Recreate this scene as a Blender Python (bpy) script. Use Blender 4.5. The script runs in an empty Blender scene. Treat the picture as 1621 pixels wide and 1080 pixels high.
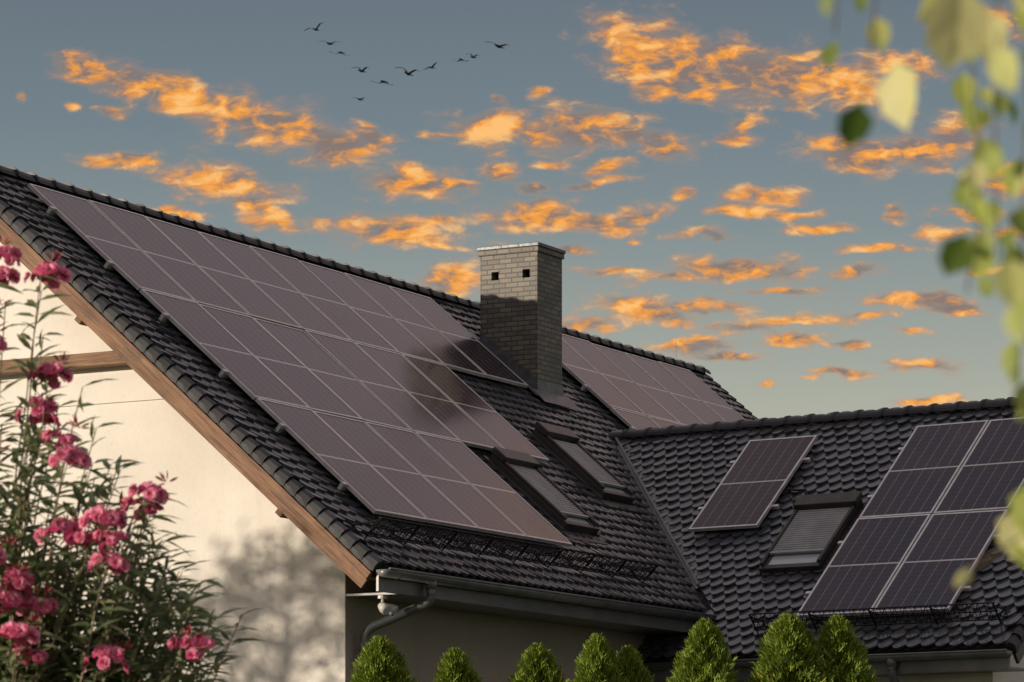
import bpy, bmesh, math, random
import numpy as np
from mathutils import Vector, Matrix, noise as mnoise
random.seed(7); rng=np.random.default_rng(7)
sc=bpy.context.scene
col=sc.collection
R=math.radians
sc.view_settings.view_transform='Standard'
sc.view_settings.look='None'
sc.view_settings.exposure=0

# ------------------------------------------------------------ helpers
WM={}
def link(o,parent=None,M=None):
    col.objects.link(o)
    M=M if M is not None else Matrix.Identity(4)
    if parent is not None:
        o.parent=parent
        o.matrix_parent_inverse=WM[parent.name].inverted()
    o.matrix_basis=M
    WM[o.name]=M
    return o
def tag(o,label,cat,group=None):
    o["label"]=label; o["category"]=cat
    if group: o["group"]=group
    return o
def empty(name,M,label=None,cat=None,group=None,parent=None):
    o=bpy.data.objects.new(name,None); o.empty_display_size=.2
    link(o,parent,M)
    if label: tag(o,label,cat,group)
    return o
class MB:
    def __init__(s): s.v=[]; s.f=[]
    def add(s,vs,fs):
        b=len(s.v); s.v+= [tuple(v) for v in vs]; s.f+=[tuple(i+b for i in f) for f in fs]
    def box(s,a,b,fn=None):
        x0,y0,z0=a; x1,y1,z1=b
        vs=[(x0,y0,z0),(x1,y0,z0),(x1,y1,z0),(x0,y1,z0),(x0,y0,z1),(x1,y0,z1),(x1,y1,z1),(x0,y1,z1)]
        if fn: vs=[fn(v) for v in vs]
        s.add(vs,[(0,3,2,1),(4,5,6,7),(0,1,5,4),(1,2,6,5),(2,3,7,6),(3,0,4,7)])
    def tube(s,pts,r,n=8,cap=True):
        pts=[Vector(p) for p in pts]; m=len(pts)
        rs=r if isinstance(r,(list,tuple)) else [r]*m
        ref=Vector((0.13,0.21,1)).normalized(); rings=[]
        for i,p in enumerate(pts):
            d=(pts[min(i+1,m-1)]-pts[max(i-1,0)])
            if d.length<1e-9: d=Vector((0,0,1))
            d.normalize()
            rr=ref if abs(d.dot(ref))<.95 else Vector((1,0.1,0)).normalized()
            a=d.cross(rr).normalized(); b=d.cross(a)
            rings.append([p+(a*math.cos(2*math.pi*k/n)+b*math.sin(2*math.pi*k/n))*rs[i] for k in range(n)])
        vs=[v for q in rings for v in q]; fs=[]
        for i in range(m-1):
            for k in range(n):
                fs.append((i*n+k,i*n+(k+1)%n,(i+1)*n+(k+1)%n,(i+1)*n+k))
        if cap: fs+= [tuple(range(n)),tuple((m-1)*n+k for k in range(n-1,-1,-1))]
        s.add(vs,fs)
    def prism(s,poly,x0,x1):
        n=len(poly)
        vs=[(x0,p[0],p[1]) for p in poly]+[(x1,p[0],p[1]) for p in poly]
        fs=[tuple(range(n)),tuple(range(2*n-1,n-1,-1))]+[(i,i+n,(i+1)%n+n,(i+1)%n) for i in range(n)]
        s.add(vs,fs)
    def obj(s,name,mat,parent=None,M=None,smooth=False,bevel=0,recalc=True):
        me=bpy.data.meshes.new(name); me.from_pydata(s.v,[],s.f)
        if recalc:
            bm=bmesh.new(); bm.from_mesh(me); bmesh.ops.recalc_face_normals(bm,faces=bm.faces)
            bm.to_mesh(me); bm.free()
        if smooth: me.polygons.foreach_set('use_smooth',[True]*len(me.polygons))
        me.materials.append(mat)
        o=bpy.data.objects.new(name,me); link(o,parent,M)
        if bevel:
            b=o.modifiers.new('b','BEVEL'); b.width=bevel; b.segments=2; b.limit_method='ANGLE'
        return o
def np_mesh(name,V,F,mat,smooth=False):
    me=bpy.data.meshes.new(name); me.from_pydata(V.tolist(),[],F if isinstance(F,list) else F.tolist())
    if smooth: me.polygons.foreach_set('use_smooth',[True]*len(me.polygons))
    me.materials.append(mat); return me

# ------------------------------------------------------------ materials
def newmat(name):
    m=bpy.data.materials.new(name); m.use_nodes=True
    nt=m.node_tree; return m,nt,nt.nodes['Principled BSDF']
def N(nt,t,**k):
    n=nt.nodes.new(t)
    for a,b in k.items(): setattr(n,a,b)
    return n
def math_(nt,op,a,b=None,c=None,clamp=False):
    n=N(nt,'ShaderNodeMath',operation=op); n.use_clamp=clamp
    for i,x in enumerate((a,b,c)):
        if x is None: continue
        if isinstance(x,(int,float)): n.inputs[i].default_value=x
        else: nt.links.new(x,n.inputs[i])
    return n.outputs[0]
def mixc(nt,fac,a,b):
    n=N(nt,'ShaderNodeMix',data_type='RGBA')
    for i,x in ((0,fac),(6,a),(7,b)):
        if isinstance(x,(int,float)): n.inputs[i].default_value=x
        elif isinstance(x,tuple): n.inputs[i].default_value=(*x,1) if len(x)==3 else x
        else: nt.links.new(x,n.inputs[i])
    return n.outputs[2]
def noise(nt,vec,scale,detail=4,rough=.55,out=0):
    n=N(nt,'ShaderNodeTexNoise'); n.inputs['Scale'].default_value=scale
    n.inputs['Detail'].default_value=detail; n.inputs['Roughness'].default_value=rough
    if vec is not None: nt.links.new(vec,n.inputs['Vector'])
    return n.outputs[out]
def objco(nt): return N(nt,'ShaderNodeTexCoord').outputs['Object']
def smooth(nt,v,a,b):
    n=N(nt,'ShaderNodeMapRange',interpolation_type='SMOOTHSTEP')
    nt.links.new(v,n.inputs[0]); n.inputs[1].default_value=a; n.inputs[2].default_value=b
    return n.outputs[0]
def bump(nt,b,h,strength=.3,dist=.01):
    n=N(nt,'ShaderNodeBump'); n.inputs['Strength'].default_value=strength; n.inputs['Distance'].default_value=dist
    nt.links.new(h,n.inputs['Height']); nt.links.new(n.outputs[0],b.inputs['Normal'])
def simple(name,c1,c2,scale=6,rough=.6,metal=0,bmp=0,bs=60,spec=.5):
    m,nt,b=newmat(name); co=objco(nt)
    nt.links.new(mixc(nt,smooth(nt,noise(nt,co,scale,4),.3,.7),c1,c2),b.inputs['Base Color'])
    b.inputs['Roughness'].default_value=rough; b.inputs['Metallic'].default_value=metal
    b.inputs['Specular IOR Level'].default_value=spec
    if bmp: bump(nt,b,noise(nt,co,bs,3),bmp)
    return m
def m_tile(name='glazed_dark_tile',r0=.15,spec=.75,k=1.0):
    m,nt,b=newmat(name); co=objco(nt)
    g=N(nt,'ShaderNodeNewGeometry'); ri=g.outputs['Random Per Island']
    c=mixc(nt,ri,(.040*k,.042*k,.052*k),(.090*k,.093*k,.108*k))
    n1=smooth(nt,noise(nt,co,1.1,4),.45,.75)
    c=mixc(nt,math_(nt,'MULTIPLY',n1,.3),c,(.12*k,.118*k,.115*k))
    n2=smooth(nt,noise(nt,co,9,4),.62,.75)
    c=mixc(nt,math_(nt,'MULTIPLY',n2,.35),c,(.10*k,.10*k,.08*k))
    nt.links.new(c,b.inputs['Base Color'])
    r=math_(nt,'MULTIPLY_ADD',ri,.18,r0)
    nt.links.new(r,b.inputs['Roughness']); b.inputs['Specular IOR Level'].default_value=spec
    return m
def m_cells(w,L):
    m,nt,b=newmat('solar_cells'); co=objco(nt)
    s=N(nt,'ShaderNodeSeparateXYZ'); nt.links.new(co,s.inputs[0]); x,y=s.outputs[0],s.outputs[1]
    def line(v,p,off,hw):
        f=math_(nt,'FRACT',math_(nt,'ADD',math_(nt,'DIVIDE',math_(nt,'SUBTRACT',v,off),p),.5))
        d=math_(nt,'MULTIPLY',math_(nt,'ABSOLUTE',math_(nt,'SUBTRACT',f,.5)),p)
        return math_(nt,'LESS_THAN',d,hw)
    cw=(w-.05)/6; ch=(L-.07)/20
    lx=line(x,cw,.025,.0036); ly=line(y,ch,L/2,.0022)
    bb=line(x,cw/5,.025,.0010)
    mid=math_(nt,'LESS_THAN',math_(nt,'ABSOLUTE',math_(nt,'SUBTRACT',y,L/2)),.012)
    ri=N(nt,'ShaderNodeObjectInfo').outputs['Random']
    c=mixc(nt,ri,(.013,.004,.015),(.026,.010,.026))
    c=mixc(nt,math_(nt,'MULTIPLY',bb,.30),c,(.12,.09,.13))
    c=mixc(nt,math_(nt,'MULTIPLY',ly,.55),c,(.13,.11,.14))
    c=mixc(nt,math_(nt,'MULTIPLY',lx,.9),c,(.28,.25,.27))
    c=mixc(nt,mid,c,(.56,.53,.50))
    geo=N(nt,'ShaderNodeNewGeometry').outputs['Position']
    dust=smooth(nt,noise(nt,geo,1.3,5),.42,.8)
    c=mixc(nt,math_(nt,'MULTIPLY_ADD',dust,.05,.008),c,(.40,.27,.20))
    nt.links.new(c,b.inputs['Base Color'])
    nt.links.new(math_(nt,'MULTIPLY_ADD',dust,.09,.13),b.inputs['Roughness'])
    b.inputs['IOR'].default_value=1.42
    return m
def m_stucco(name='cream_stucco',k=(1,1,1)):
    m,nt,b=newmat(name); co=objco(nt)
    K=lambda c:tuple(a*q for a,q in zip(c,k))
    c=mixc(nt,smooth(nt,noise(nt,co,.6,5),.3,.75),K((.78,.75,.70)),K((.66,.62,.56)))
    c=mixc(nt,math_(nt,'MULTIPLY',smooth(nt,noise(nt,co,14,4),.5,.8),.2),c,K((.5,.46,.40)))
    mp=N(nt,'ShaderNodeMapping'); mp.inputs['Scale'].default_value=(3,3,.35); nt.links.new(co,mp.inputs[0])
    c=mixc(nt,math_(nt,'MULTIPLY',smooth(nt,noise(nt,mp.outputs[0],1.6,5),.55,.8),.22),c,K((.48,.44,.38)))
    nt.links.new(c,b.inputs['Base Color']); b.inputs['Roughness'].default_value=.95
    bump(nt,b,noise(nt,co,70,4),.4,.011); return m
def m_wood():
    m,nt,b=newmat('weathered_wood'); co=objco(nt)
    mp=N(nt,'ShaderNodeMapping'); mp.inputs['Scale'].default_value=(14,.7,14); nt.links.new(co,mp.inputs[0])
    g=noise(nt,mp.outputs[0],3,6,.65)
    c=mixc(nt,smooth(nt,g,.3,.7),(.09,.04,.02),(.27,.145,.075))
    c=mixc(nt,math_(nt,'MULTIPLY',smooth(nt,noise(nt,co,5,5),.5,.75),.65),c,(.07,.04,.028))
    nt.links.new(c,b.inputs['Base Color']); b.inputs['Roughness'].default_value=.7
    bump(nt,b,g,.5,.012); return m
def m_brick():
    m,nt,b=newmat('chimney_brick'); co=objco(nt)
    s=N(nt,'ShaderNodeSeparateXYZ'); nt.links.new(co,s.inputs[0])
    cb=N(nt,'ShaderNodeCombineXYZ'); nt.links.new(math_(nt,'ADD',s.outputs[0],s.outputs[1]),cb.inputs[0]); nt.links.new(s.outputs[2],cb.inputs[1])
    t=N(nt,'ShaderNodeTexBrick'); nt.links.new(cb.outputs[0],t.inputs['Vector'])
    t.inputs['Color1'].default_value=(.095,.090,.080,1); t.inputs['Color2'].default_value=(.185,.165,.130,1)
    t.inputs['Mortar'].default_value=(.045,.044,.042,1); t.inputs['Scale'].default_value=1
    t.inputs['Mortar Size'].default_value=.0065; t.inputs['Brick Width'].default_value=.165; t.inputs['Row Height'].default_value=.058
    t.inputs['Mortar Smooth'].default_value=.2; t.inputs['Bias'].default_value=.0
    c=mixc(nt,math_(nt,'MULTIPLY',smooth(nt,noise(nt,co,7,4),.45,.8),.5),t.outputs[0],(.07,.066,.06))
    nt.links.new(c,b.inputs['Base Color']); b.inputs['Roughness'].default_value=.5; b.inputs['Specular IOR Level'].default_value=.35
    h=math_(nt,'SUBTRACT',math_(nt,'MULTIPLY',noise(nt,co,50,4),.25),t.outputs['Fac'])
    bump(nt,b,h,.6,.010); return m
def m_leaf(name,c1,c2,c3=None,trans=.35,rough=.5,spec=.35,tone=None):
    m,nt,b=newmat(name); g=N(nt,'ShaderNodeNewGeometry'); ri=g.outputs['Random Per Island']
    if tone:
        a=N(nt,'ShaderNodeAttribute'); a.attribute_name=tone; ri=a.outputs['Fac']
    c=mixc(nt,ri,c1,c2)
    if c3: c=mixc(nt,smooth(nt,ri,.86,.95),c,c3)
    nt.links.new(c,b.inputs['Base Color']); b.inputs['Roughness'].default_value=rough
    b.inputs['Specular IOR Level'].default_value=spec
    tr=N(nt,'ShaderNodeBsdfTranslucent'); nt.links.new(c,tr.inputs[0])
    mx=N(nt,'ShaderNodeMixShader'); mx.inputs[0].default_value=trans
    nt.links.new(b.outputs[0],mx.inputs[1]); nt.links.new(tr.outputs[0],mx.inputs[2])
    nt.links.new(mx.outputs[0],nt.nodes['Material Output'].inputs[0]); return m
TILE=m_tile(); VERGE=m_tile('dark_verge_tile',.42,.4,.45); STUCCO=m_stucco(); SHADE_STUCCO=m_stucco('shaded_stucco',(.46,.43,.39)); WOOD=m_wood(); BRICK=m_brick()  # second stucco is the cream one darkened to paint in shade
UNDER=simple('roof_underlay',(.012,.012,.013),(.02,.02,.02),4,.8)
ALU=simple('brushed_aluminium',(.58,.57,.56),(.70,.69,.67),8,.4,.6)
DMET=simple('dark_grey_metal',(.035,.033,.033),(.06,.055,.052),3,.42,.3)
GMET=simple('grey_gutter_metal',(.12,.125,.13),(.175,.178,.18),3,.38,.2)
BLK=simple('black_powder_coat',(.006,.006,.006),(.011,.011,.011),8,.6,0,0,60,.3)
HOOD=simple('bronze_shutter_box',(.035,.03,.027),(.06,.052,.045),8,.4,.3)
VOID=simple('vent_dark',(.004,.004,.004),(.006,.006,.006),8,.9)
SHUT=simple('shutter_grey',(.26,.26,.265),(.34,.34,.345),5,.4,.2)
WHITE=simple('white_plastic',(.7,.7,.68),(.62,.62,.6),6,.4)
LEAD=simple('lead_flashing',(.07,.075,.085),(.13,.135,.145),9,.4,.4,.3,20)
VAL=simple('valley_metal',(.18,.185,.195),(.26,.265,.27),6,.4,.3)
BARK=simple('bark',(.09,.065,.045),(.17,.13,.095),14,.9,0,.5,40)
m_g,nt_g,b_g=newmat('window_glass'); b_g.inputs['Base Color'].default_value=(.45,.48,.52,1); b_g.inputs['Roughness'].default_value=.05
GLASS=m_g
GRASS=simple('lawn',(.035,.06,.018),(.07,.09,.03),.6,.95,0,.6,30)

# ------------------------------------------------------------ frames
CAMH=1.6
U=Vector((.4771,.8788,0)); V=Vector((-.8788,.4771,0))
def frame(o,x,y):
    m=Matrix.Identity(4)
    for i,a in enumerate((x,y,Vector((0,0,1)))):
        for r in range(3): m[r][i]=a[r]
    m.translation=Vector(o); return m
MAIN=frame((-1.280,33.27,0),U,V); PM=R(40.73); ZM=3.339+CAMH
WX=Vector((.8192,-.5736,0)); WY=Vector((.5736,.8192,0))
WING=frame((1.213,42.6,0),WX,WY); PW=R(40.4); ZW=5.173+CAMH
class Roof:
    def __init__(s,F,p,z0): s.F=F; s.c=math.cos(p); s.s=math.sin(p); s.z0=z0; s.p=p
    def pt(s,x,sl,n): return (x, sl*s.c-n*s.s, s.z0+sl*s.s+n*s.c)
    def mat(s,x,sl,n):
        m=Matrix(((1,0,0,0),(0,s.c,-s.s,0),(0,s.s,s.c,0),(0,0,0,1))); m.translation=Vector(s.pt(x,sl,n))
        return s.F@m
    def zat(s,v,n): return s.z0+(v+n*s.s)/s.c*s.s+n*s.c
RM=Roof(MAIN,PM,ZM); RW=Roof(WING,PW,ZW)
TN=-.10
U0,UF,SE,SR=-.85,16.2,-.78,5.62
VR=SR*RM.c-TN*RM.s; ZR=RM.zat(VR,TN)

house=empty('house',MAIN@Matrix.Translation((4,4,0)),'cream house with dark tiled gable roofs and brick chimney','house')
m=MB()
vw0=.128; vw1=2*VR-vw0; wn=-.26
zw=RM.zat(vw0,wn)
m.prism([(vw0,0),(vw1,0),(vw1,zw),(VR,RM.zat(VR,wn)),(vw0,zw)],-.35,15.7)
m.obj('wall',STUCCO,house,MAIN)
m=MB(); m.box((-.35,vw0-.006,.0),(7.0,vw0-.002,zw-.02)); m.obj('eave_wall_shade',SHADE_STUCCO,house,MAIN)  # thin skin of darkened stucco, paints the shade on the eave side
m=MB(); ye=2.95; zz=RW.zat(-ye,-.16)
m.prism([(-ye,0),(ye,0),(ye,zz),(0,RW.zat(0,-.16)),(-ye,zz)],.6,6.62)
m.obj('wing_wall',STUCCO,house,WING)
TE=4.55; WEND=7.12
m=MB()
def deck(RF,vr,se,n0,n1,x0,x1):
    a=RF.pt(0,se,n0)[1:]; b=RF.pt(0,se,n1)[1:]
    t=(vr,RF.zat(vr,n0)); u=(vr,RF.zat(vr,n1))
    mir=lambda p:(2*vr-p[0],p[1])
    return [a,t,mir(a),mir(b),u,b],x0,x1
p,x0,x1=deck(RM,VR,SE+.03,-.135,-.24,U0+.05,UF-.05); m.prism(p,x0,x1)
roof=m.obj('roof',UNDER,house,MAIN)
m=MB(); p,x0,x1=deck(RW,0,-TE+.03,-.035,-.14,-.3,WEND-.05); m.prism(p,x0,x1)
m.obj('wing_roof_deck',UNDER,roof,WING)

# ---- valley geometry in wing coordinates
Wi=WING.inverted()
Nm=(MAIN.to_3x3()@Vector((0,-RM.s,RM.c))); Nw=(WING.to_3x3()@Vector((0,-RW.s,RW.c)))
P_m=MAIN@Vector(RM.pt(0,0,TN))
ridge0=WING@Vector((0,0,ZW)); dW=WING.to_3x3()@Vector((1,0,0))
k0=(P_m-ridge0).dot(Nm)/dW.dot(Nm); vtop=ridge0+dW*k0
vd=Nm.cross(Nw)
if vd.z>0: vd=-vd
vd.normalize()
vtopL=Wi@vtop; vdL=Wi.to_3x3()@vd
vn=Vector((-vdL.y,vdL.x,0)).normalized()
if vn.x<0: vn=-vn
sd=lambda w,y:(w-vtopL.x)*vn.x+(y-vtopL.y)*vn.y

def tile_chunk(tiles,RF,n0,pw,ps,ox=9):
    xs=np.linspace(-.5,.5,ox); a=np.abs(2*xs)
    prof=.018*np.clip(1-a**2.4,0,1)**.8; b=.080*a**2.3
    T=np.array(tiles); nT=len(T)
    jit=rng.normal(0,.003,(nT,1)); js=rng.normal(0,.004,(nT,1)); jr=rng.normal(0,.025,(nT,1))
    L=ps*1.62
    def row(t,drop=0,lipin=0):
        X=T[:,0:1]+xs[None]*pw*.985
        S=T[:,1:2]+js+b[None]*(1-t)+t*L+lipin
        Nn=n0+prof[None]*(1-.15*t)+.040*(1-t)+jit*(1-t)-drop+jr*xs[None]*pw*(1-t)
        return np.stack([X,S*RF.c-Nn*RF.s,RF.z0+S*RF.s+Nn*RF.c],-1)
    rows=[row(0),row(.25),row(1),row(0),row(0,.026,.004)]
    A=np.stack(rows,1)
    V_=A.reshape(-1,3)
    base=np.arange(nT)*5*ox
    q=[]
    for r in (0,1,3):
        for k in range(ox-1):
            if r==3: q.append((r*ox+k,(r+1)*ox+k,(r+1)*ox+k+1,r*ox+k+1))
            else: q.append((r*ox+k,r*ox+k+1,(r+1)*ox+k+1,(r+1)*ox+k))
    q=np.array(q); F=(base[:,None,None]+q[None]).reshape(-1,4)
    return V_,F
def bisect(me,co,no):
    bm=bmesh.new(); bm.from_mesh(me)
    bmesh.ops.bisect_plane(bm,geom=bm.verts[:]+bm.edges[:]+bm.faces[:],plane_co=co,plane_no=no,clear_inner=True)
    bm.to_mesh(me); bm.free()
def join_np(parts):
    Vs=[];Fs=[];b=0
    for v,f in parts: Vs.append(v);Fs.append(f+b);b+=len(v)
    return np.concatenate(Vs),np.concatenate(Fs)
PWD,PSD=.165,.158
A=[];B=[]
MtoW=Wi@MAIN
nr=int((SR-SE)/PSD)
for j in range(nr+1):
    s=SE+j*PSD
    if s>SR-.1: break
    for i in range(int((UF-U0-.05)/PWD)):
        u=U0+.1+(i+.5+.5*(j%2))*PWD
        if u>UF-.06: continue
        q=MtoW@Vector(RM.pt(u,s+.1,TN))
        d=sd(q.x,q.y)
        if q.y<-.15:
            if d>.35: continue
            if d>-.35: B.append((u,s)); continue
        elif q.y<2.5 and d>.5 and q.z<ZW-.5: continue
        A.append((u,s))
va=tile_chunk(A,RM,TN-.03,PWD,PSD); vb=tile_chunk(B,RM,TN-.03,PWD,PSD)
mb_=np_mesh('tmp',*vb,TILE)
Mi=MAIN.inverted()
bisect(mb_,Mi@(WING@(vtopL-vn*.035)),Mi.to_3x3()@(WING.to_3x3()@(-vn)))
me=np_mesh('roof_tiles',*va,TILE)
bm=bmesh.new(); bm.from_mesh(me); bm.from_mesh(mb_); bm.to_mesh(me); bm.free()
me.polygons.foreach_set('use_smooth',[True]*len(me.polygons))
link(bpy.data.objects.new('roof_tiles',me),roof,MAIN)
A=[];B=[]
for j in range(30):
    s=-TE+j*PSD
    if s>-.1: break
    for i in range(int((WEND-.05)/PWD)+2):
        w=WEND-.1-(i+.5+.5*(j%2))*PWD
        q=RW.pt(w,s+.1,0); d=sd(w,q[1])
        if -s>3.85:
            if w>2.2: A.append((w,s))
        elif d>.35: A.append((w,s))
        elif d>-.3: B.append((w,s))
va=tile_chunk(A,RW,-.03,PWD,PSD); vb=tile_chunk(B,RW,-.03,PWD,PSD)
mb_=np_mesh('tmp2',*vb,TILE); bisect(mb_,vtopL+vn*.035,vn)
me=np_mesh('wing_roof_tiles',*va,TILE)
bm=bmesh.new(); bm.from_mesh(me); bm.from_mesh(mb_); bm.to_mesh(me); bm.free()
me.polygons.foreach_set('use_smooth',[True]*len(me.polygons))
link(bpy.data.objects.new('wing_roof_tiles',me),roof,WING)
for nm,RF,vr,se,nn,xx0,xx1,F in (('back_roof_slope',RM,VR,SE,-.09,U0+.05,UF-.05,MAIN),('wing_back_slope',RW,0,-TE,0,.5,WEND-.05,WING)):
    m=MB(); a=RF.pt(0,se,nn); b=(0,vr,RF.zat(vr,nn)); n=30
    for i in range(n):
        t0,t1=i/n,(i+1)/n
        f=lambda t,d:(2*vr-(a[1]*(1-t)+b[1]*t), a[2]*(1-t)+b[2]*t+d)
        y0,z0_=f(t0,.0); y1,z1_=f(t1,-.035)
        m.add([(xx0,y0,z0_),(xx1,y0,z0_),(xx1,y1,z1_),(xx0,y1,z1_),(xx0,y0,z0_-.035),(xx1,y0,z0_-.035)],[(0,1,2,3),(0,4,5,1)])
    m.obj(nm,TILE,roof,F,recalc=False)
m=MB()
pv=vtopL.copy()
def mainz(p):
    w=WING@Vector((p.x,p.y,0))
    return P_m.z-((w.x-P_m.x)*Nm.x+(w.y-P_m.y)*Nm.y)/Nm.z
def wingz(p): return ZW+p.y/RW.c*RW.s
vs=[]
hd=Vector((vdL.x,vdL.y,0)).normalized(); hl=3.95*math.hypot(vdL.x,vdL.y)+.3
for t in (0,hl):
    c=pv+hd*t
    a=c-vn*.12; b=c+vn*.12
    vs+= [(a.x,a.y,mainz(a)+.004),(c.x,c.y,wingz(c)+.0),(b.x,b.y,wingz(b)+.004)]
m.add(vs,[(0,1,4,3),(1,2,5,4)])
a=pv+vn*.02; b=a+hd*hl
m.tube([(a.x,a.y,wingz(a)+.035),(b.x,b.y,wingz(b)+.035)],.018,6)
m.obj('valley_flashing',VAL,roof,WING,recalc=False)
def caps(name,x0,x1,y,z,r,L,F,par,nseg=9):
    m=MB(); n=int((x1-x0)/L)+1
    for i in range(n):
        a=x0+i*L; b=min(a+L*1.12,x1+.1)
        vs=[]
        for (xx,rr,dz) in ((a,r*1.1,.010),(a+.035,r*1.1,.010),(a+.04,r*1.0,.004),(b,r*.95,-.002)):
            for k in range(nseg):
                th=math.pi*(k/(nseg-1))
                vs.append((xx,y+rr*math.cos(th)*1.15,z-.05+dz+rr*math.sin(th)*.95))
        fs=[]
        for q in range(3):
            for k in range(nseg-1): fs.append((q*nseg+k,q*nseg+k+1,(q+1)*nseg+k+1,(q+1)*nseg+k))
        fs.append(tuple(range(nseg)))
        m.add(vs,fs)
    return m.obj(name,VERGE,par,F)
caps('ridge_tiles',U0-.02,UF,VR,ZR,.10,.32,MAIN,roof)
caps('wing_ridge_tiles',vtopL.x-.1,WEND,0,ZW,.10,.32,WING,roof)
def verge(name,RF,x0,dx,se,n0,count,par,F):
    m=MB()
    for j in range(count):
        s=se+j*PSD; L=PSD*1.12
        def q(x,ss,n): return RF.pt(x,ss,n)
        vs=[]
        for ss,lift,out in ((s,.026,.02),(s+L*.5,.016,.012),(s+L,0,0)):
            xx=x0-dx*out
            low=.125 if ss>s else .10
            vs+= [q(xx+dx*.02,ss,n0-low+lift*.5),q(xx,ss,n0-.06+lift),q(xx+dx*.014,ss,n0-.015+lift),q(x0+dx*.04,ss,n0+.012+lift),q(x0+dx*.09,ss,n0-.01+lift)]
        fs=[(0,4,3,2,1),(10,11,12,13,14)]
        for r in (0,5):
            fs+= [(r+k,r+k+1,r+k+6,r+k+5) for k in range(4)]
        m.add(vs,fs)
    return m.obj(name,VERGE,par,F)
verge('verge_tiles',RM,U0,1,SE,TN,int((SR-SE)/PSD)+1,roof,MAIN)
verge('far_verge_tiles',RM,UF,-1,SE,TN,int((SR-SE)/PSD)+1,roof,MAIN)
verge('wing_verge_tiles',RW,WEND,-1,-TE,0,int(TE/PSD)+1,roof,WING)
def board(name,RF,x0,x1,s0,s1,n0,n1,mat=WOOD,par=house):
    m=MB(); m.box((x0,0,n0),(x1,s1-s0,n1)); return m.obj(name,mat,par,RF.mat(0,s0,0),bevel=.004)
board('barge_board',RM,U0+.012,U0+.045,SE-.0,SR+.02,TN-.29,TN-.12)
board('barge_trim',RM,U0-.012,U0+.011,SE,SR+.02,TN-.19,TN-.105)
board('verge_soffit',RM,U0+.046,-.352,SE+.02,SR-.2,TN-.20,TN-.165)
board('wing_barge_board',RW,WEND-.05,WEND-.015,-TE,0,-.24,-.12,DMET)
bl=(SR-SE)
Mb2=MAIN@Matrix.Translation((0,VR-.06,ZR+.075))@Matrix(((1,0,0,0),(0,RM.c,RM.s,0),(0,-RM.s,RM.c,0),(0,0,0,1)))
m=MB(); m.box((U0+.012,0,-.30),(U0+.045,bl,-.12)); m.obj('back_barge_board',WOOD,house,Mb2)
m=MB(); m.box((0,0,0),(.13,4.2,.13)); m.obj('tie_beam',WOOD,house,MAIN@Matrix.Translation((-.56,2.2,6.42)),bevel=.006)
for s in (.35,3.35):
    m=MB(); m.box((0,0,0),(.47,.08,.09)); m.obj('purlin',WOOD,house,RM.mat(-.80,s,TN-.35),bevel=.006)
m=MB(); m.box((-.372,2.1,6.08),(-.352,6.4,6.36)); m.obj('plaster_band',STUCCO,house,MAIN)

# ---- eaves
ve=RM.pt(0,SE,TN)
best=None
for i in range(400):
    u=3+i*.02; q=MtoW@Vector((u,ve[1],ve[2]))
    if sd(q.x,q.y)>0: best=u; break
UE=best or 6
m=MB(); zt=ve[2]-.05
m.box((U0+.05,ve[1]+.02,zt-.20),(UE+.25,ve[1]+.05,zt))
m.box((-.35,ve[1]+.052,zt-.195),(UE+.3,.118,zt-.17))
m.obj('fascia',GMET,house,MAIN,bevel=.003)
def gutter(name,x0,x1,y,z,r,F,par):
    m=MB(); n=9; vs=[]
    for xx in (x0,x1):
        for k in range(n):
            th=math.pi+math.pi*k/(n-1); vs.append((xx,y+r*math.cos(th),z+r*math.sin(th)))
        for k in range(n):
            th=2*math.pi-math.pi*k/(n-1); vs.append((xx,y+(r-.004)*math.cos(th),z+(r-.004)*math.sin(th)))
    N2=2*n
    fs=[(k,(k+1)%N2,(k+1)%N2+N2,k+N2) for k in range(N2)]
    fs+= [tuple(range(n)),tuple(N2+k for k in range(n-1,-1,-1))]
    m.add(vs,fs)
    m.tube([(x0,y-r,z+.004),(x1,y-r,z+.004)],.011,8)
    x=x0+.25
    while x<x1:
        m.tube([(x,y+r*1.05*math.cos(math.pi+a),z+r*1.06*math.sin(math.pi+a)) for a in np.linspace(0,math.pi,7)],.006,4)
        x+=.6
    return m.obj(name,GMET,par,F,smooth=True)
gy=ve[1]-.055; gz=ve[2]-.055
gutter('gutter',U0-.0,UE+.15,gy,gz,.07,MAIN,house)
we=RW.pt(0,-TE,0); wy=we[1]-.05; wz=we[2]-.06
gutter('wing_gutter',2.3,WEND-.02,wy,wz,.065,WING,house)
m=MB(); m.box((2.3,we[1]+.02,we[2]-.25),(WEND-.06,we[1]+.05,we[2]-.05)); m.box((2.3,we[1]+.052,we[2]-.24),(WEND-.06,-ye-.002,we[2]-.215))
m.obj('wing_fascia',GMET,house,WING,bevel=.003)
def smoothpath(P,n=6):
    P=[Vector(p) for p in P]; out=[P[0]]
    for i in range(1,len(P)-1):
        a,b,c=P[i-1],P[i],P[i+1]; d=min((a-b).length,(c-b).length)*.42; d=min(d,.13)
        s=b+(a-b).normalized()*d; e=b+(c-b).normalized()*d
        for k in range(n+1):
            t=k/n; out.append(s*(1-t)**2+b*2*t*(1-t)+e*t*t)
    out.append(P[-1]); return out
m=MB(); m.tube(smoothpath([(.03,gy,gz-.05),(.03,gy,gz-.24),(-.17,.03,gz-.50),(-.17,.03,.2)]),.045,14)
m.tube([(.03,gy,gz-.03),(.03,gy,gz-.12)],.055,12)
m.tube([(-.17,.03,gz-.66),(-.17,.03,gz-.69)],.053,12)
m.obj('downpipe',GMET,house,MAIN,smooth=True)
xw=5.75
m=MB(); m.tube(smoothpath([(xw,wy,wz-.05),(xw,wy,wz-.2),(xw-.1,-ye-.06,wz-.5),(xw-.1,-ye-.06,.2)]),.045,14)
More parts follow.
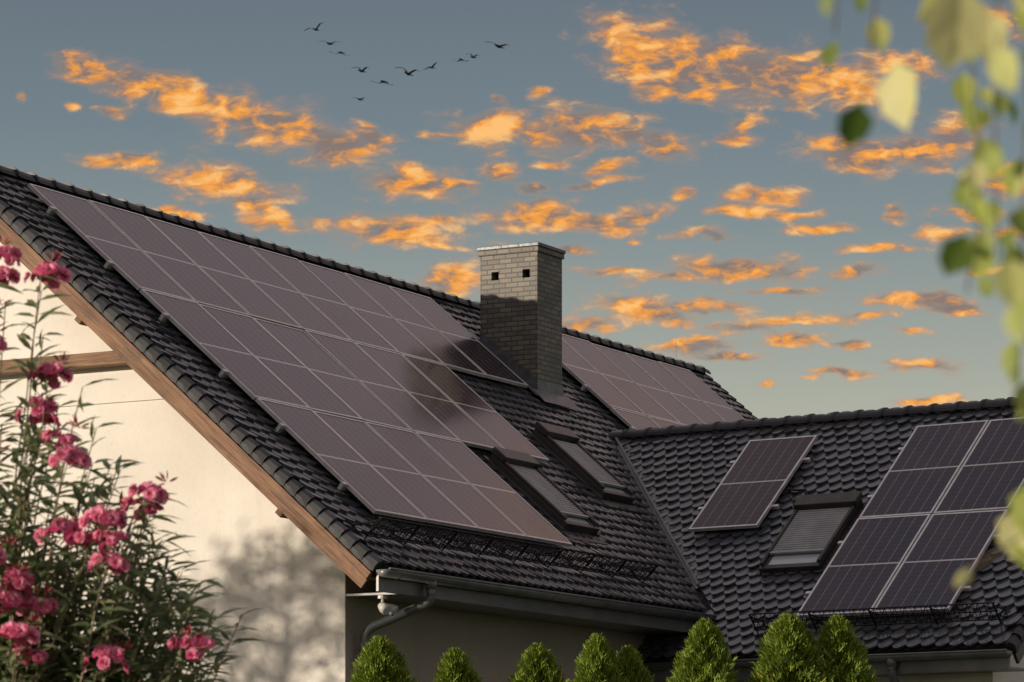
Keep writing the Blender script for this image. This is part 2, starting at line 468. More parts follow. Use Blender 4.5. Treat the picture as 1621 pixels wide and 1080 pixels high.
m.tube([(xw,wy,wz-.03),(xw,wy,wz-.12)],.055,12)
m.obj('wing_downpipe',GMET,house,WING,smooth=True)
fl=empty('floodlight',MAIN@Matrix.Translation((-.30,-.22,zt-.2)),parent=house)
Mf=MAIN@Matrix.Translation((-.30,-.25,zt-.196))
m=MB(); m.tube([(0,0,0),(0,0,-.03)],.045,12); m.tube([(0,0,-.03),(0,0,-.09)],.014,8); m.obj('bracket',WHITE,fl,Mf,smooth=False)
for dx in (-.055,.055):
    m=MB(); m.tube([(dx*.3,0,-.08),(dx,-.02,-.10),(dx*1.2,-.05,-.12),(dx*1.35,-.09,-.145)],[.014,.036,.05,.054],12); m.obj('lamp_head',WHITE,fl,Mf,smooth=True)
    m=MB(); m.tube([(dx*1.35,-.0905,-.1453),(dx*1.37,-.094,-.147)],[.046,.044],12); m.obj('lamp_lens',GLASS,fl,Mf)

def snow(name,RF,x0,x1,s,n0,F):
    o=MB(); H=.24
    for h in (.03,.135,H): o.tube([RF.pt(x0,s,n0+h),RF.pt(x1,s,n0+h)],.008,4)
    x=x0; i=0
    while x<x1:
        o.tube([RF.pt(x,s,n0+.03),RF.pt(x,s,n0+H)],.0045,4)
        if i%2==0: o.tube([RF.pt(x,s,n0+.135),RF.pt(x+.06,s,n0+H)],.0045,4); o.tube([RF.pt(x,s,n0+.03),RF.pt(x+.06,s,n0+.135)],.0045,4)
        if i%12==0:
            o.tube([RF.pt(x,s-.02,n0+H+.01),RF.pt(x,s+.0,n0-.01),RF.pt(x,s+.25,n0+.01)],.012,4)
            o.tube([RF.pt(x,s,n0+.2),RF.pt(x,s+.18,n0+.01)],.009,4)
        x+=.06; i+=1
    return o.obj(name,BLK,roof,F)
snow('snow_guard',RM,-.62,UE-1.0,SE+.38,TN+.02,MAIN)
snow('wing_snow_guard',RW,3.95,6.85,-TE+.38,.02,WING)
m=MB(); m.tube([(UF-.8,VR,ZR),(UF-.8,VR,ZR+.36)],.003,6); m.obj('antenna_mast',GMET,roof,MAIN)
m=MB()
m.tube([RW.pt(3.12,-1.5,.05),RW.pt(3.25,-1.55,.06),RW.pt(3.4,-1.56,.06),RW.pt(3.5,-1.72,.05)],.012,6)
m.obj('cable',BLK,roof,WING)

# ---- chimney
cu,cv,cwU,cwV=8.32,2.72,.63,.77; zt_=8.93
m=MB(); z0=6.2
hv=[cv,cv+.10,cv+.20,cv+.52,cv+.62,cv+cwV]; hz=[z0,zt_-.36,zt_-.26,zt_]
for i in range(5):
    for j in range(3):
        a,b=hv[i],hv[i+1]; c,d=hz[j],hz[j+1]
        if j==1 and i in (1,3):
            e=cu+.12
            m.add([(cu,a,c),(cu,b,c),(cu,b,d),(cu,a,d),(e,a,c),(e,b,c),(e,b,d),(e,a,d)],[(0,1,5,4),(1,2,6,5),(2,3,7,6),(3,0,4,7)])
        else: m.add([(cu,a,c),(cu,a,d),(cu,b,d),(cu,b,c)],[(0,1,2,3)])
u1,v1=cu+cwU,cv+cwV
m.add([(cu,cv,z0),(u1,cv,z0),(u1,cv,zt_),(cu,cv,zt_)],[(0,1,2,3)])
m.add([(u1,cv,z0),(u1,v1,z0),(u1,v1,zt_),(u1,cv,zt_)],[(0,1,2,3)])
m.add([(u1,v1,z0),(cu,v1,z0),(cu,v1,zt_),(u1,v1,zt_)],[(0,1,2,3)])
ch=m.obj('chimney',BRICK,house,MAIN,recalc=False)
for a in (.10,.52):
    m=MB(); m.box((cu+.1,cv+a-.01,zt_-.37),(cu+.125,cv+a+.11,zt_-.25)); m.obj('vent',VOID,ch,MAIN)
m=MB(); m.box((cu-.02,cv-.02,zt_-.06),(u1+.02,v1+.02,zt_+.003)); m.obj('brick_collar',BRICK,ch,MAIN)
m=MB(); m.box((cu-.035,cv-.035,zt_+.0035),(u1+.035,v1+.035,zt_+.045)); m.obj('chimney_cap',LEAD,ch,MAIN,bevel=.006)
m=MB()
def fz(v): return RM.zat(v,TN)
m.add([(cu-.012,cv-.012,fz(cv)-.1),(u1+.012,cv-.012,fz(cv)-.1),(u1+.012,cv-.012,fz(cv)+.2),(cu-.012,cv-.012,fz(cv)+.2)],[(0,1,2,3)])
m.add([(cu-.012,cv-.012,fz(cv)-.1),(cu-.012,v1,fz(v1)-.1),(cu-.012,v1,fz(v1)+.17),(cu-.012,cv-.012,fz(cv)+.2)],[(3,2,1,0)])
m.add([(cu-.15,cv-.013,fz(cv-.0)+.08),(u1+.15,cv-.013,fz(cv)+.08),(u1+.15,cv-.18,fz(cv-.18)+.07),(cu-.15,cv-.18,fz(cv-.18)+.07)],[(0,1,2,3)])
m.add([(cu-.013,cv-.1,fz(cv-.1)+.075),(cu-.013,v1+.1,fz(v1+.1)+.075),(cu-.2,v1+.1,fz(v1+.1)+.075),(cu-.2,cv-.1,fz(cv-.1)+.075)],[(0,1,2,3)])
m.obj('flashing',LEAD,ch,MAIN,recalc=False)

# ---- skylights
def skylight(RF,x,s,w,L,n,open_=.18):
    M=RF.mat(x,s,n)
    root=empty('skylight',M,parent=house)
    m=MB(); t=.07
    for a,b in (((0,0,-.14),(t,L,.0)),((w-t,0,-.14),(w,L,0)),((t,0,-.14),(w-t,t,0)),((t,L-t,-.14),(w-t,L,0))): m.box(a,b)
    m.box((-.06,-.02,-.15),(-.001,L+.05,-.06)); m.box((w+.001,-.02,-.15),(w+.06,L+.05,-.06)); m.box((-.06,-.16,-.115),(w+.06,-.021,-.08))
    m.obj('frame',DMET,root,M,bevel=.006)
    m=MB(); m.box((-.015,L-.17,.003),(w+.015,L+.03,.085))
    for xx in (.0,w-.04): m.box((xx,.05,.002),(xx+.04,L-.171,.04))
    m.obj('shutter_box',HOOD,root,M,bevel=.012)
    m=MB(); y=L*open_+.03
    while y<L-.19:
        vs=[];sl=.042
        for yy,zz in ((y,.004),(y+.008,.014),(y+.021,.018),(y+.034,.014),(y+sl,.004)):
            vs+= [(.041,yy,zz),(w-.041,yy,zz)]
        m.add(vs,[(2*k,2*k+1,2*k+3,2*k+2) for k in range(4)]); y+=sl
    m.box((.041,L*open_,.0015),(w-.041,L*open_+.03,.028))
    m.obj('roller_shutter',SHUT,root,M,recalc=False)
    m=MB(); m.box((t,t,-.03),(w-t,L-t,-.02)); m.obj('window_pane',GLASS,root,M)
skylight(RM,4.50,.42,.76,1.2,.0,.14)
skylight(RM,6.66,1.28,.76,1.18,.0,.14)
skylight(RW,3.48,-3.08,.76,1.24,.08,.20)

# ------------------------------------------------------------ solar panels
GRP='solar panels mounted on the roof'
def panel_mesh(w,L):
    m=MB(); t=.024; h=.038
    for a,b in (((0,0,-h),(t,L,0)),((w-t,0,-h),(w,L,0)),((t,0,-h),(w-t,t,0)),((t,L-t,-h),(w-t,L,0))): m.box(a,b)
    m.box((t,t,-.02),(w-t,L-t,-.012))
    g=MB(); g.add([(t,t,-.004),(w-t,t,-.004),(w-t,L-t,-.004),(t,L-t,-.004)],[(0,1,2,3)])
    return m,g
PT={}
def solar(RF,x,s,n,w,L,label):
    M=RF.mat(x,s,n+random.uniform(-.002,.002))@Matrix.Rotation(random.gauss(0,.0025),4,'X')@Matrix.Rotation(random.gauss(0,.0025),4,'Y')
    r=empty('solar_panel',M,label,'solar panel',GRP)
    if (w,L) not in PT:
        a,b=panel_mesh(w,L); fo=a.obj('frame',ALU,r,M); go=b.obj('cell_glass',m_cells(w,L),r,M,recalc=False); PT[(w,L)]=(fo,go)
    else:
        for src in PT[(w,L)]:
            o=src.copy(); o.parent=r; o.matrix_parent_inverse=M.inverted(); o.matrix_basis=M; col.objects.link(o)
LP=1.750; PP=1.767
def rails(RF,x0,x1,s,n,h=.07):
    for f in (.24,.76):
        M=RF.mat(x0-.07,s+LP*f,n-.0385)
        m=MB(); m.box((0,-.02,-.045),(x1-x0+.14,.02,0))
        x=.3
        while x<x1-x0: m.box((x,-.03,-.12),(x+.03,.03,-.0455)); x+=.9
        m.box((.0,-.022,.001),(.066,.022,.035))
        o=m.obj('mounting_rail',ALU,None,M,bevel=.003); tag(o,'aluminium mounting rail with end clamp on dark roof tiles','mounting rail','rails under the solar panels')
lab='black half-cut solar panel with silver frame on tiled roof'
for (row,cnt,tot) in ((0,4,4.04),(1,6,6.04),(2,8,7.98)):
    for i in range(cnt): solar(RM,i*1.006,row*PP,0,.990,LP,lab)
    rails(RM,0,cnt*1.006,row*PP,0)
for row in (1,2):
    for i in range(5): solar(RM,10.15+i*1.006,row*PP,0,.990,LP,'black solar panel with silver frame beside the brick chimney')
    rails(RM,10.15,10.15+5.03,row*PP,0)
solar(RW,2.19,-2.25,.10,.90,LP,'single black solar panel alone on the lower wing roof'); rails(RW,2.19,3.09,-2.25,.10)
for i in range(2):
    for j in range(2): solar(RW,4.38+i*.918,-4.01+j*1.767,.10,.90,LP,'dark purple solar panel in a four-panel block on wing roof')
for j in range(2): rails(RW,4.38,6.20,-4.01+j*1.767,.10)

# ------------------------------------------------------------ foliage helpers
def leaves_np(P,D,Nn,L,W,fold=.25,curl=.15,blunt=False):
    D=D/np.linalg.norm(D,axis=1,keepdims=True)
    S=np.cross(D,Nn); S/=np.linalg.norm(S,axis=1,keepdims=True)+1e-9
    Nn=np.cross(S,D); L=L[:,None]; W=W[:,None]
    k1,k2,l1,l2,lt=(.32,.55,.35,.88,.98) if blunt else (.45,.38,.3,.68,1.0)
    v=[P, P+D*L*l1+S*W*k1+Nn*W*fold, P+D*L*l2+S*W*k2+Nn*W*fold-Nn*L*curl*.4, P+D*L*lt-Nn*L*curl,
       P+D*L*l2-S*W*k2+Nn*W*fold-Nn*L*curl*.4, P+D*L*l1-S*W*k1+Nn*W*fold, P+D*L*.5-Nn*L*curl*.15]
    Vv=np.stack(v,1).reshape(-1,3); n=len(P); b=np.arange(n)*7
    q=np.array([(0,1,2,6),(6,2,3,4),(0,6,4,5)])
    F=(b[:,None,None]+q[None]).reshape(-1,4); return Vv,F
def unit(n): 
    a=rng.normal(size=(n,3)); return a/np.linalg.norm(a,axis=1,keepdims=True)

# ---- thujas
THU=m_leaf('thuja_foliage',(.08,.15,.016),(.28,.36,.045),(.40,.42,.07),.3,.6)
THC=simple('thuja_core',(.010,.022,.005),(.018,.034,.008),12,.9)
def thuja_mesh(seed,H=3.6):
    r=np.random.default_rng(seed)
    def rad(h): return .02+.30*np.minimum(h/.85,1)**.68+.07*np.minimum(h/3,1)
    def batch(n,h0,h1,size):
        h=h0+(h1-h0)*r.random(n)**.85; th=r.random(n)*2*math.pi
        lump=1+.15*np.sin(th*3+h*9+seed)+.16*np.sin(th*5-h*21+seed)+.13*np.sin(th*9+h*37)
        rr=rad(h)*lump*(.62+.46*r.random(n)); rr[h<.05]*=.5
        P=np.stack([rr*np.cos(th),rr*np.sin(th),H-h],1)
        D=np.stack([np.cos(th)*.6,np.sin(th)*.6,np.ones(n)*.95],1)+r.normal(0,.35,(n,3))
        Nn=np.stack([-np.sin(th),np.cos(th),0*th],1)+r.normal(0,.7,(n,3))
        return leaves_np(P,D,Nn,size*(.5+1.0*r.random(n)),size*.26*(.7+.6*r.random(n)),.1,.1)
    parts=[batch(12000,0.0,1.0,.055),batch(3500,1.0,3.3,.09)]
    n=90; hh=.14*r.random(n); P=np.stack([r.normal(0,.014,n),r.normal(0,.014,n),H-hh],1)
    parts.append(leaves_np(P,np.stack([r.normal(0,.25,n),r.normal(0,.25,n),np.ones(n)],1),unit(n),np.full(n,.06),np.full(n,.015)))
    Vv,F=join_np(parts); me=np_mesh('foliage',Vv,F,THU)
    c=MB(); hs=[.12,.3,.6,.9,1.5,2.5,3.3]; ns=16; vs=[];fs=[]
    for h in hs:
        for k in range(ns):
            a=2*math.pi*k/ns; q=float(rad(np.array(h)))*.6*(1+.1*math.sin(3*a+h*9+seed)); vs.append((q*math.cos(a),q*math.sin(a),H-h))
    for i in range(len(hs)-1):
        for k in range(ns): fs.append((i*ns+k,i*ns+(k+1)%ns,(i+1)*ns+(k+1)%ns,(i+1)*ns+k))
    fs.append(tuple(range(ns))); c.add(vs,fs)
    t=MB(); t.tube([(0,0,0),(0,0,H*.5),(0,0,H-.3)],[.05,.04,.015],8)
    return me,c,t
variants=[]
TH=[(-1.07,30.0,3.50,1.08),(-.44,30.0,3.40,.92),(.25,30.1,3.44,1.0),(.76,30.0,3.52,.86),(.99,30.2,3.43,.88),(1.62,30.0,3.64,.98),
    (2.38,30.0,3.69,1.15),(2.84,30.1,3.68,1.0)]
for i,(x,y,top,wd) in enumerate(TH):
    k=i%3
    M=Matrix.Translation((x,y,0))@Matrix.Rotation(R(random.uniform(-1.2,1.2)),4,'Y')@Matrix.Rotation(i*2.1,4,'Z')@Matrix.Diagonal((wd,wd,top/3.6,1))
    Mr=Matrix.Translation((x,y,0))
    r=empty('arborvitae_tree',Mr,'narrow green conical arborvitae in front of the house wall','tree','row of arborvitae along the house')
    if i<3:
        me,c,t=thuja_mesh(11+i); fo=bpy.data.objects.new('foliage',me); link(fo,r,M)
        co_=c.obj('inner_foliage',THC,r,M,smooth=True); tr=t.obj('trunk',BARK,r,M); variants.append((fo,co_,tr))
    else:
        for src in variants[k]:
            o=src.copy(); o.parent=r; o.matrix_parent_inverse=Mr.inverted(); o.matrix_basis=M; col.objects.link(o)

# ---- oleander
OL=m_leaf('oleander_leaf',(.12,.18,.075),(.28,.34,.17),(.44,.43,.25),.35,.35,.6)
OS=simple('oleander_stem',(.16,.12,.08),(.24,.19,.12),20,.7)
PK=m_leaf('oleander_petal',(.72,.06,.24),(.97,.52,.64),(.50,.03,.12),.4,.5)
BUD=m_leaf('oleander_bud',(.26,.03,.04),(.45,.06,.10),None,.1,.5)
OX,OY=-1.88,13.0
oroot=empty('oleander_bush',Matrix.Translation((OX,OY,0)),'large oleander shrub covered in double pink flowers beside the gable','shrub')
cl=[(.03,3.75),(.22,3.68),(.03,3.53),(.02,3.43),(.17,3.20),(.24,3.33),(.31,3.09),(.61,2.91),(.26,2.77),(.48,2.81),(.38,2.73),(.44,2.66),(.09,2.59),(.17,2.51),(.70,2.36),(.02,3.02),(.45,2.32),(.05,2.68),(-.2,3.3),(-.25,2.9),(-.3,2.5),(.14,2.40),(.56,2.86)]
tips=[(x,z,True) for x,z in cl]
tips+= [(.12,3.74,0),(.06,3.62,0),(.20,3.50,0),(.30,3.36,0),(.34,3.22,0),(.45,3.04,0),(.77,2.62,0),(.86,2.54,0),(.81,2.44,0),(.79,2.31,0),(.65,2.69,0),(.56,2.56,0),(.58,2.42,0),(.66,2.50,0),(.36,3.02,0)]
def xmax(z): return float(np.interp(z,[2.0,2.3,2.55,2.75,2.95,3.1,3.3,3.6,3.8],[.8,.82,.84,.70,.62,.42,.30,.22,.1]))
for i in range(430):
    z=random.uniform(2.0,3.3) if i%3==0 else random.uniform(1.9,2.8); x=random.uniform(-.35,xmax(z)*.94); tips.append((x,z,0))
sm=MB(); LPn=[];LD=[];LN=[];LL=[];LW=[]; heads=[]
for (x,z,fl_) in tips:
    dy=random.uniform(-.35,.35) if not fl_ else random.uniform(-.55,-.4)
    tip=Vector((x,dy,z)); b=Vector((random.uniform(-.55,-.05)+x*.25,random.uniform(-.2,.2),0.3))
    mid=Vector((b.x*.55+x*.45-.05,dy*.6,z*.62)); pts=[]
    for k in range(15):
        t=k/14; pts.append(b*(1-t)**2+mid*2*t*(1-t)+tip*t*t+Vector((random.uniform(-1,1),random.uniform(-1,1),0))*.006)
    sm.tube(pts,[.008*(1-.75*k/14) for k in range(15)],5)
    nl=random.randint(22,36)
    for q in range(nl):
        t=1-(q/nl)*.34 if q>6 else 1-.01*q
        f=t*14; i0=min(int(f),13); p=pts[i0].lerp(pts[i0+1],f-i0)
        ax=(pts[i0+1]-pts[i0]).normalized(); ang=q*2.1+random.uniform(-.4,.4)
        s=Vector((math.cos(ang),math.sin(ang),random.uniform(-.5,.35)))
        d=(s*random.uniform(.7,1)+ax*random.uniform(-.1,.9)).normalized()
        LPn.append(p);LD.append(d);LN.append((-.5+random.uniform(-.6,.4),random.uniform(-1.1,.1),1));LL.append(random.uniform(.065,.14));LW.append(random.uniform(.017,.030))
    if fl_: heads.append(tip)
Mo=Matrix.Translation((OX,OY,0))
sm.obj('stem',OS,oroot,Mo,smooth=True)
Vv,F=leaves_np(*[np.array([tuple(q) for q in a],float) for a in (LPn,LD,LN)],np.array(LL),np.array(LW),.12,.22)
link(bpy.data.objects.new('leaves',np_mesh('leaves',Vv,F,OL)),oroot,Mo)
def flower_head(seed):
    r=np.random.default_rng(seed); P=[];D=[];Nn=[];L=[];W=[]
    nf=11
    for f in range(nf):
        c=r.normal(0,1,3); c/=np.linalg.norm(c); c[2]=abs(c[2])*.8-.15; ctr=c*np.array([.065,.045,.055])*r.uniform(.7,1.25)
        ax=c+np.array([-.3,-.7,.3]); ax/=np.linalg.norm(ax)
        a=np.cross(ax,[.1,.2,1]); a/=np.linalg.norm(a); b=np.cross(ax,a)
        sz=r.uniform(.75,1.05)
        for ring,(np_,ln,op) in enumerate(((6,.030,.35),(6,.026,.75),(5,.021,1.4),(3,.016,2.6))):
            for k in range(np_):
                th=2*math.pi*k/np_+ring*.6+r.uniform(-.2,.2)
                o=a*math.cos(th)+b*math.sin(th)
                P.append(ctr);D.append(o+ax*op+r.normal(0,.15,3));Nn.append(ax-o*op*.5+r.normal(0,.2,3));L.append(sz*ln*r.uniform(.85,1.15));W.append(sz*ln*1.15)
    Vv,F=leaves_np(np.array(P),np.array(D),np.array(Nn),np.array(L),np.array(W),.16,.25,True)
    me=np_mesh('flower_cluster',Vv,F,PK,True)
    n=12; c=unit(n); c[:,2]=np.abs(c[:,2])
    b=leaves_np(c*.012,c,unit(n),np.full(n,.045),np.full(n,.009),.4,0)
    return me,np_mesh('flower_bud',*b,BUD)
fv=[flower_head(s) for s in (1,2,3,4)]
for i,h in enumerate(heads):
    for k in range(1 if i%3 else 2):
        p=h+Vector((random.uniform(-.05,.05),random.uniform(-.05,.05),-.07*k))
        M=Mo@Matrix.Translation(p)@Matrix.Rotation(random.uniform(-.5,.5),4,'Z')@Matrix.Rotation(random.uniform(-.3,.3),4,'X')@Matrix.Scale(random.uniform(.8,1.15),4)
        link(bpy.data.objects.new('flower_cluster',fv[(i+k)%4][0]),oroot,M)
    link(bpy.data.objects.new('flower_bud',fv[i%4][1]),oroot,Mo@Matrix.Translation(h+Vector((.04,0,.05)))@Matrix.Scale(.9,4))

# ---- birch twigs near the viewer
BL=m_leaf('birch_leaf',(.06,.13,.018),(.52,.60,.15),(.80,.78,.36),.5,.45,.35,'tone')
BB=simple('birch_bark',(.45,.42,.38),(.15,.13,.11),18,.8)
bx,by=1.35,3.5
br=empty('birch_tree',Matrix.Translation((bx,by,0)),'hanging birch branch with bright green leaves, close up','tree')
m=MB()
m.tube([(1.35,3.5,0),(1.33,3.52,1.2),(1.30,3.5,2.4),(1.28,3.5,3.4)],[.09,.075,.06,.045],12)
m.tube([(1.30,3.5,2.3),(1.0,3.5,2.75),(.7,3.5,2.85),(.45,3.5,2.78),(.3,3.5,2.66)],[.03,.022,.015,.008,.004],8)
m.tube([(1.31,3.5,1.7),(1.0,3.5,2.1),(.75,3.5,2.2),(.6,3.5,2.12)],[.02,.013,.008,.003],8)
m.obj('trunk',BB,br,smooth=True)
tw=[[(.46,2.78),(.45,2.55),(.455,2.35),(.465,2.25),(.452,2.17)],[(.55,2.8),(.52,2.5),(.505,2.3),(.50,2.05)],[(.40,2.75),(.37,2.55),(.355,2.42),(.345,2.35)],
    [(.62,2.14),(.57,2.0),(.51,1.93),(.45,1.89)],[(.50,2.8),(.485,2.5),(.475,2.35),(.48,2.2)],[(.35,2.7),(.325,2.5),(.318,2.42)],[(.60,2.8),(.56,2.5),(.54,2.2),(.53,1.95)]]
m=MB()
for t in tw: m.tube([(a,3.5+.02*math.sin(i*2),b) for i,(a,b) in enumerate(t)],.0012,5)
m.obj('twig',BARK,br,smooth=True)
lv=[(.443,2.475,.085,1.0),(.381,2.395,.072,1.0),(.345,2.355,.046,.05),(.317,2.415,.036,.3),(.359,2.44,.036,.9),(.347,2.468,.026,.2),(.313,2.465,.024,.5),(.490,2.36,.032,.1),(.481,2.41,.045,.9),
    (.447,2.385,.042,.8),(.455,2.36,.04,.5),(.462,2.32,.046,.7),(.45,2.285,.034,.4),(.464,2.265,.032,.8),(.444,2.275,.03,.6),(.45,2.225,.046,.15),(.475,2.21,.036,.8),(.493,2.20,.048,.9),(.465,2.185,.028,.5),
    (.497,2.16,.042,.7),(.497,2.12,.042,.5),(.503,2.30,.044,.85),(.50,2.25,.044,.4),(.503,1.955,.06,.95),(.452,1.895,.03,1.0),(.508,1.93,.05,.8),(.51,2.08,.04,.3),(.47,2.44,.05,.95),(.505,2.46,.05,.7),(.515,2.42,.05,.9),(.512,2.18,.05,.6),(.515,1.98,.06,.8),(.43,2.47,.05,.9)]
for (pth) in (tw[0],tw[1],tw[4],tw[6]):
    for k in range(12):
        t=random.uniform(.3,1)*(len(pth)-1); i=min(int(t),len(pth)-2); a,b=pth[i],pth[i+1]; f=t-i
        lv.append((a[0]+(b[0]-a[0])*f+random.uniform(-.014,.014),a[1]+(b[1]-a[1])*f,random.uniform(.020,.036),random.uniform(.25,1)))
n=len(lv); P=np.array([(q[0],3.5+random.uniform(-.5,.5),q[1]) for q in lv])
P[:,0]*=P[:,1]/3.5; P[:,2]=1.6+(P[:,2]-1.6)*P[:,1]/3.5
D=np.stack([rng.normal(0,.35,n),rng.normal(0,.3,n),-np.ones(n)],1); Nn=np.stack([-.4+rng.normal(0,.6,n),-np.ones(n),.2+rng.normal(0,.5,n)],1)
s=np.array([q[2] for q in lv])
Vv,F=leaves_np(P,D,Nn,s,s*.8,.08,.1)
ble=np_mesh('leaves',Vv,F,BL)
at=ble.attributes.new('tone','FLOAT','POINT'); at.data.foreach_set('value',np.repeat(np.array([q[3] for q in lv]),7).astype(np.float32))
link(bpy.data.objects.new('leaves',ble),br)

# ---- tree added out of view to cast leaf shade on the gable
GL=m_leaf('shadow_tree_leaf',(.04,.08,.02),(.08,.13,.03),None,.3,.5)
tx,ty=-8.35,30.85
gt=empty('shadow_tree',Matrix.Translation((tx,ty,0)),'slender leafy tree added out of view to shade the gable','tree')
m=MB(); P=[]
m.tube([(tx,ty,0),(tx+.05,ty,1.5),(tx-.05,ty+.1,3),(tx,ty,5.6)],[.11,.09,.06,.02],10)
for k in range(56):
    z=random.uniform(2.2,5.3); a=random.uniform(0,6.28); L=random.uniform(.6,1.9)*(1.0 if z<4.3 else .55)
    e=Vector((tx+math.cos(a)*L,ty+math.sin(a)*L,z+L*.45)); m.tube([(tx,ty,z),((tx+e.x)/2,(ty+e.y)/2,z+L*.2),e],[.025,.015,.005],6)
    for q in range(50): P.append(tuple(Vector((tx,ty,z)).lerp(e,random.uniform(.5,1.15))+Vector([random.gauss(0,.13) for _ in range(3)])))
m.obj('trunk',BARK,gt,smooth=True)
P=np.array(P); n=len(P)
Vv,F=leaves_np(P,unit(n)+np.array([0,0,-.3]),unit(n),rng.uniform(.09,.15,n),rng.uniform(.04,.06,n))
link(bpy.data.objects.new('crown',np_mesh('crown',Vv,F,GL)),gt)

# ------------------------------------------------------------ birds
BM=simple('bird_plumage',(.025,.022,.02),(.06,.05,.04),3,.8)
def bird_mesh(flap):
    v=MB(); n=8
    prof=[(-.42,.015,.0),(-.36,.045,.005),(-.2,.075,.0),(0,.09,-.01),(.18,.07,0),(.3,.038,.015),(.42,.026,.02),(.5,.03,.025),(.56,.018,.02),(.62,.004,.015)]
    v.tube([(0,y,z) for y,r,z in prof],[r for y,r,z in prof],n)
    v.add([(-.03,-.36,0),(.03,-.36,0),(.09,-.52,-.005),(-.09,-.52,-.005)],[(0,1,2,3)])
    for sg in (-1,1):
        st=[(.05,.15,-.12,0),(.3,.16,-.10,flap*.20),(.5,.12,-.12,flap*.30),(.75,.0,-.16,flap*.27),(1.0,-.18,-.23,flap*.16)]
        vs=[]
        for x,a,b,z in st: vs+= [(sg*x,a,z+.02),(sg*x,(a+b)/2,z+.035),(sg*x,b,z+.012)]
        fs=[]
        for k in range(len(st)-1):
            for q in (0,1): fs.append((k*3+q,k*3+q+1,k*3+4+q,k*3+3+q))
        v.add(vs,fs)
    me=bpy.data.meshes.new('bird'); me.from_pydata(v.v,[],v.f); me.materials.append(BM)
    me.polygons.foreach_set('use_smooth',[True]*len(me.polygons)); return me
bms=[bird_mesh(f) for f in (1.0,.5,-.6)]
BD=200
bl=[(-11.09,48.85,1.0),(-10.30,48.05,1.1),(-9.66,47.55,1.0),(-8.5,46.5,1.0),(-8.6,44.9,.8),(-7.23,45.9,1.15),(-5.87,46.35,1.3),(-4.55,46.7,.85),(-2.85,47.15,.85),(-2.2,47.28,.8),(-.75,47.9,1.35)]
for i,(x,z,s) in enumerate(bl):
    o=bpy.data.objects.new('bird',bms[i%3])
    M=Matrix.Translation((x,BD,z))@Matrix.Rotation(R(-38+random.uniform(-12,12)),4,'Z')@Matrix.Rotation(R(random.uniform(-4,6)),4,'X')@Matrix.Rotation(R(random.choice((-14,8,14))),4,'Y')@Matrix.Scale(s*.70,4)
    link(o,None,M); tag(o,'dark wild goose flying with spread wings in evening sky','bird','flock of birds flying in formation')

# ------------------------------------------------------------ ground
m=MB(); m.add([(-3000,-3000,0),(3000,-3000,0),(3000,3000,0),(-3000,3000,0)],[(0,1,2,3)])
g=m.obj('ground',GRASS); g["kind"]="structure"

# ------------------------------------------------------------ sun
sunh=(-.766*U+.643*V); el=R(7)
sv=Vector((sunh.x*math.cos(el),sunh.y*math.cos(el),math.sin(el))).normalized()
L=bpy.data.lights.new('sun','SUN'); L.energy=4.7; L.angle=R(1.1); L.color=(1,.85,.67)
so=bpy.data.objects.new('sun',L); col.objects.link(so); so.rotation_euler=sv.to_track_quat('Z','Y').to_euler()

# ------------------------------------------------------------ world
W=bpy.data.worlds.new('World'); sc.world=W; W.use_nodes=True; nt=W.node_tree
for n_ in list(nt.nodes): nt.nodes.remove(n_)
out=N(nt,'ShaderNodeOutputWorld')
sky=N(nt,'ShaderNodeTexSky',sky_type='NISHITA'); sky.sun_disc=False; sky.sun_elevation=el; sky.sun_rotation=math.atan2(sv.x,sv.y)
b1=N(nt,'ShaderNodeBackground'); b1.inputs[1].default_value=.10; nt.links.new(sky.outputs[0],b1.inputs[0])
tc=N(nt,'ShaderNodeTexCoord').outputs['Generated']
sp=N(nt,'ShaderNodeSeparateXYZ'); nt.links.new(tc,sp.inputs[0]); X,Y,Z=sp.outputs
hy=math_(nt,'SQRT',math_(nt,'ADD',math_(nt,'MULTIPLY',X,X),math_(nt,'MULTIPLY',Y,Y)))
elv=math_(nt,'DIVIDE',Z,math_(nt,'MAXIMUM',hy,.05))
sr=N(nt,'ShaderNodeValToRGB'); nt.links.new(elv,sr.inputs[0]); e=sr.color_ramp.elements
e[0].position=0; e[0].color=(.60,.54,.42,1); e[1].position=1; e[1].color=(.36,.39,.46,1)
for p_,c_ in ((.125,(.46,.46,.38)),(.15,(.35,.38,.345)),(.18,(.235,.285,.30)),(.21,(.175,.225,.26)),(.25,(.14,.175,.215)),(.33,(.25,.235,.27)),(.5,(.44,.34,.34)),(.75,(.40,.37,.42))):
    q=e.new(p_); q.color=(*c_,1)
mpn=N(nt,'ShaderNodeMapping'); mpn.inputs['Scale'].default_value=(5,5,12); nt.links.new(tc,mpn.inputs[0])
nz=noise(nt,mpn.outputs[0],1.3,4)
hi=math_(nt,'MULTIPLY',smooth(nt,nz,.45,.68),math_(nt,'MULTIPLY',smooth(nt,elv,.27,.40),.65))
cf=mixc(nt,hi,sr.outputs[0],(.80,.42,.20))
b2=N(nt,'ShaderNodeBackground'); nt.links.new(cf,b2.inputs[0]); b2.inputs[1].default_value=1
mx=N(nt,'ShaderNodeMixShader'); mx.inputs[0].default_value=.88
nt.links.new(b1.outputs[0],mx.inputs[1]); nt.links.new(b2.outputs[0],mx.inputs[2]); nt.links.new(mx.outputs[0],out.inputs[0])

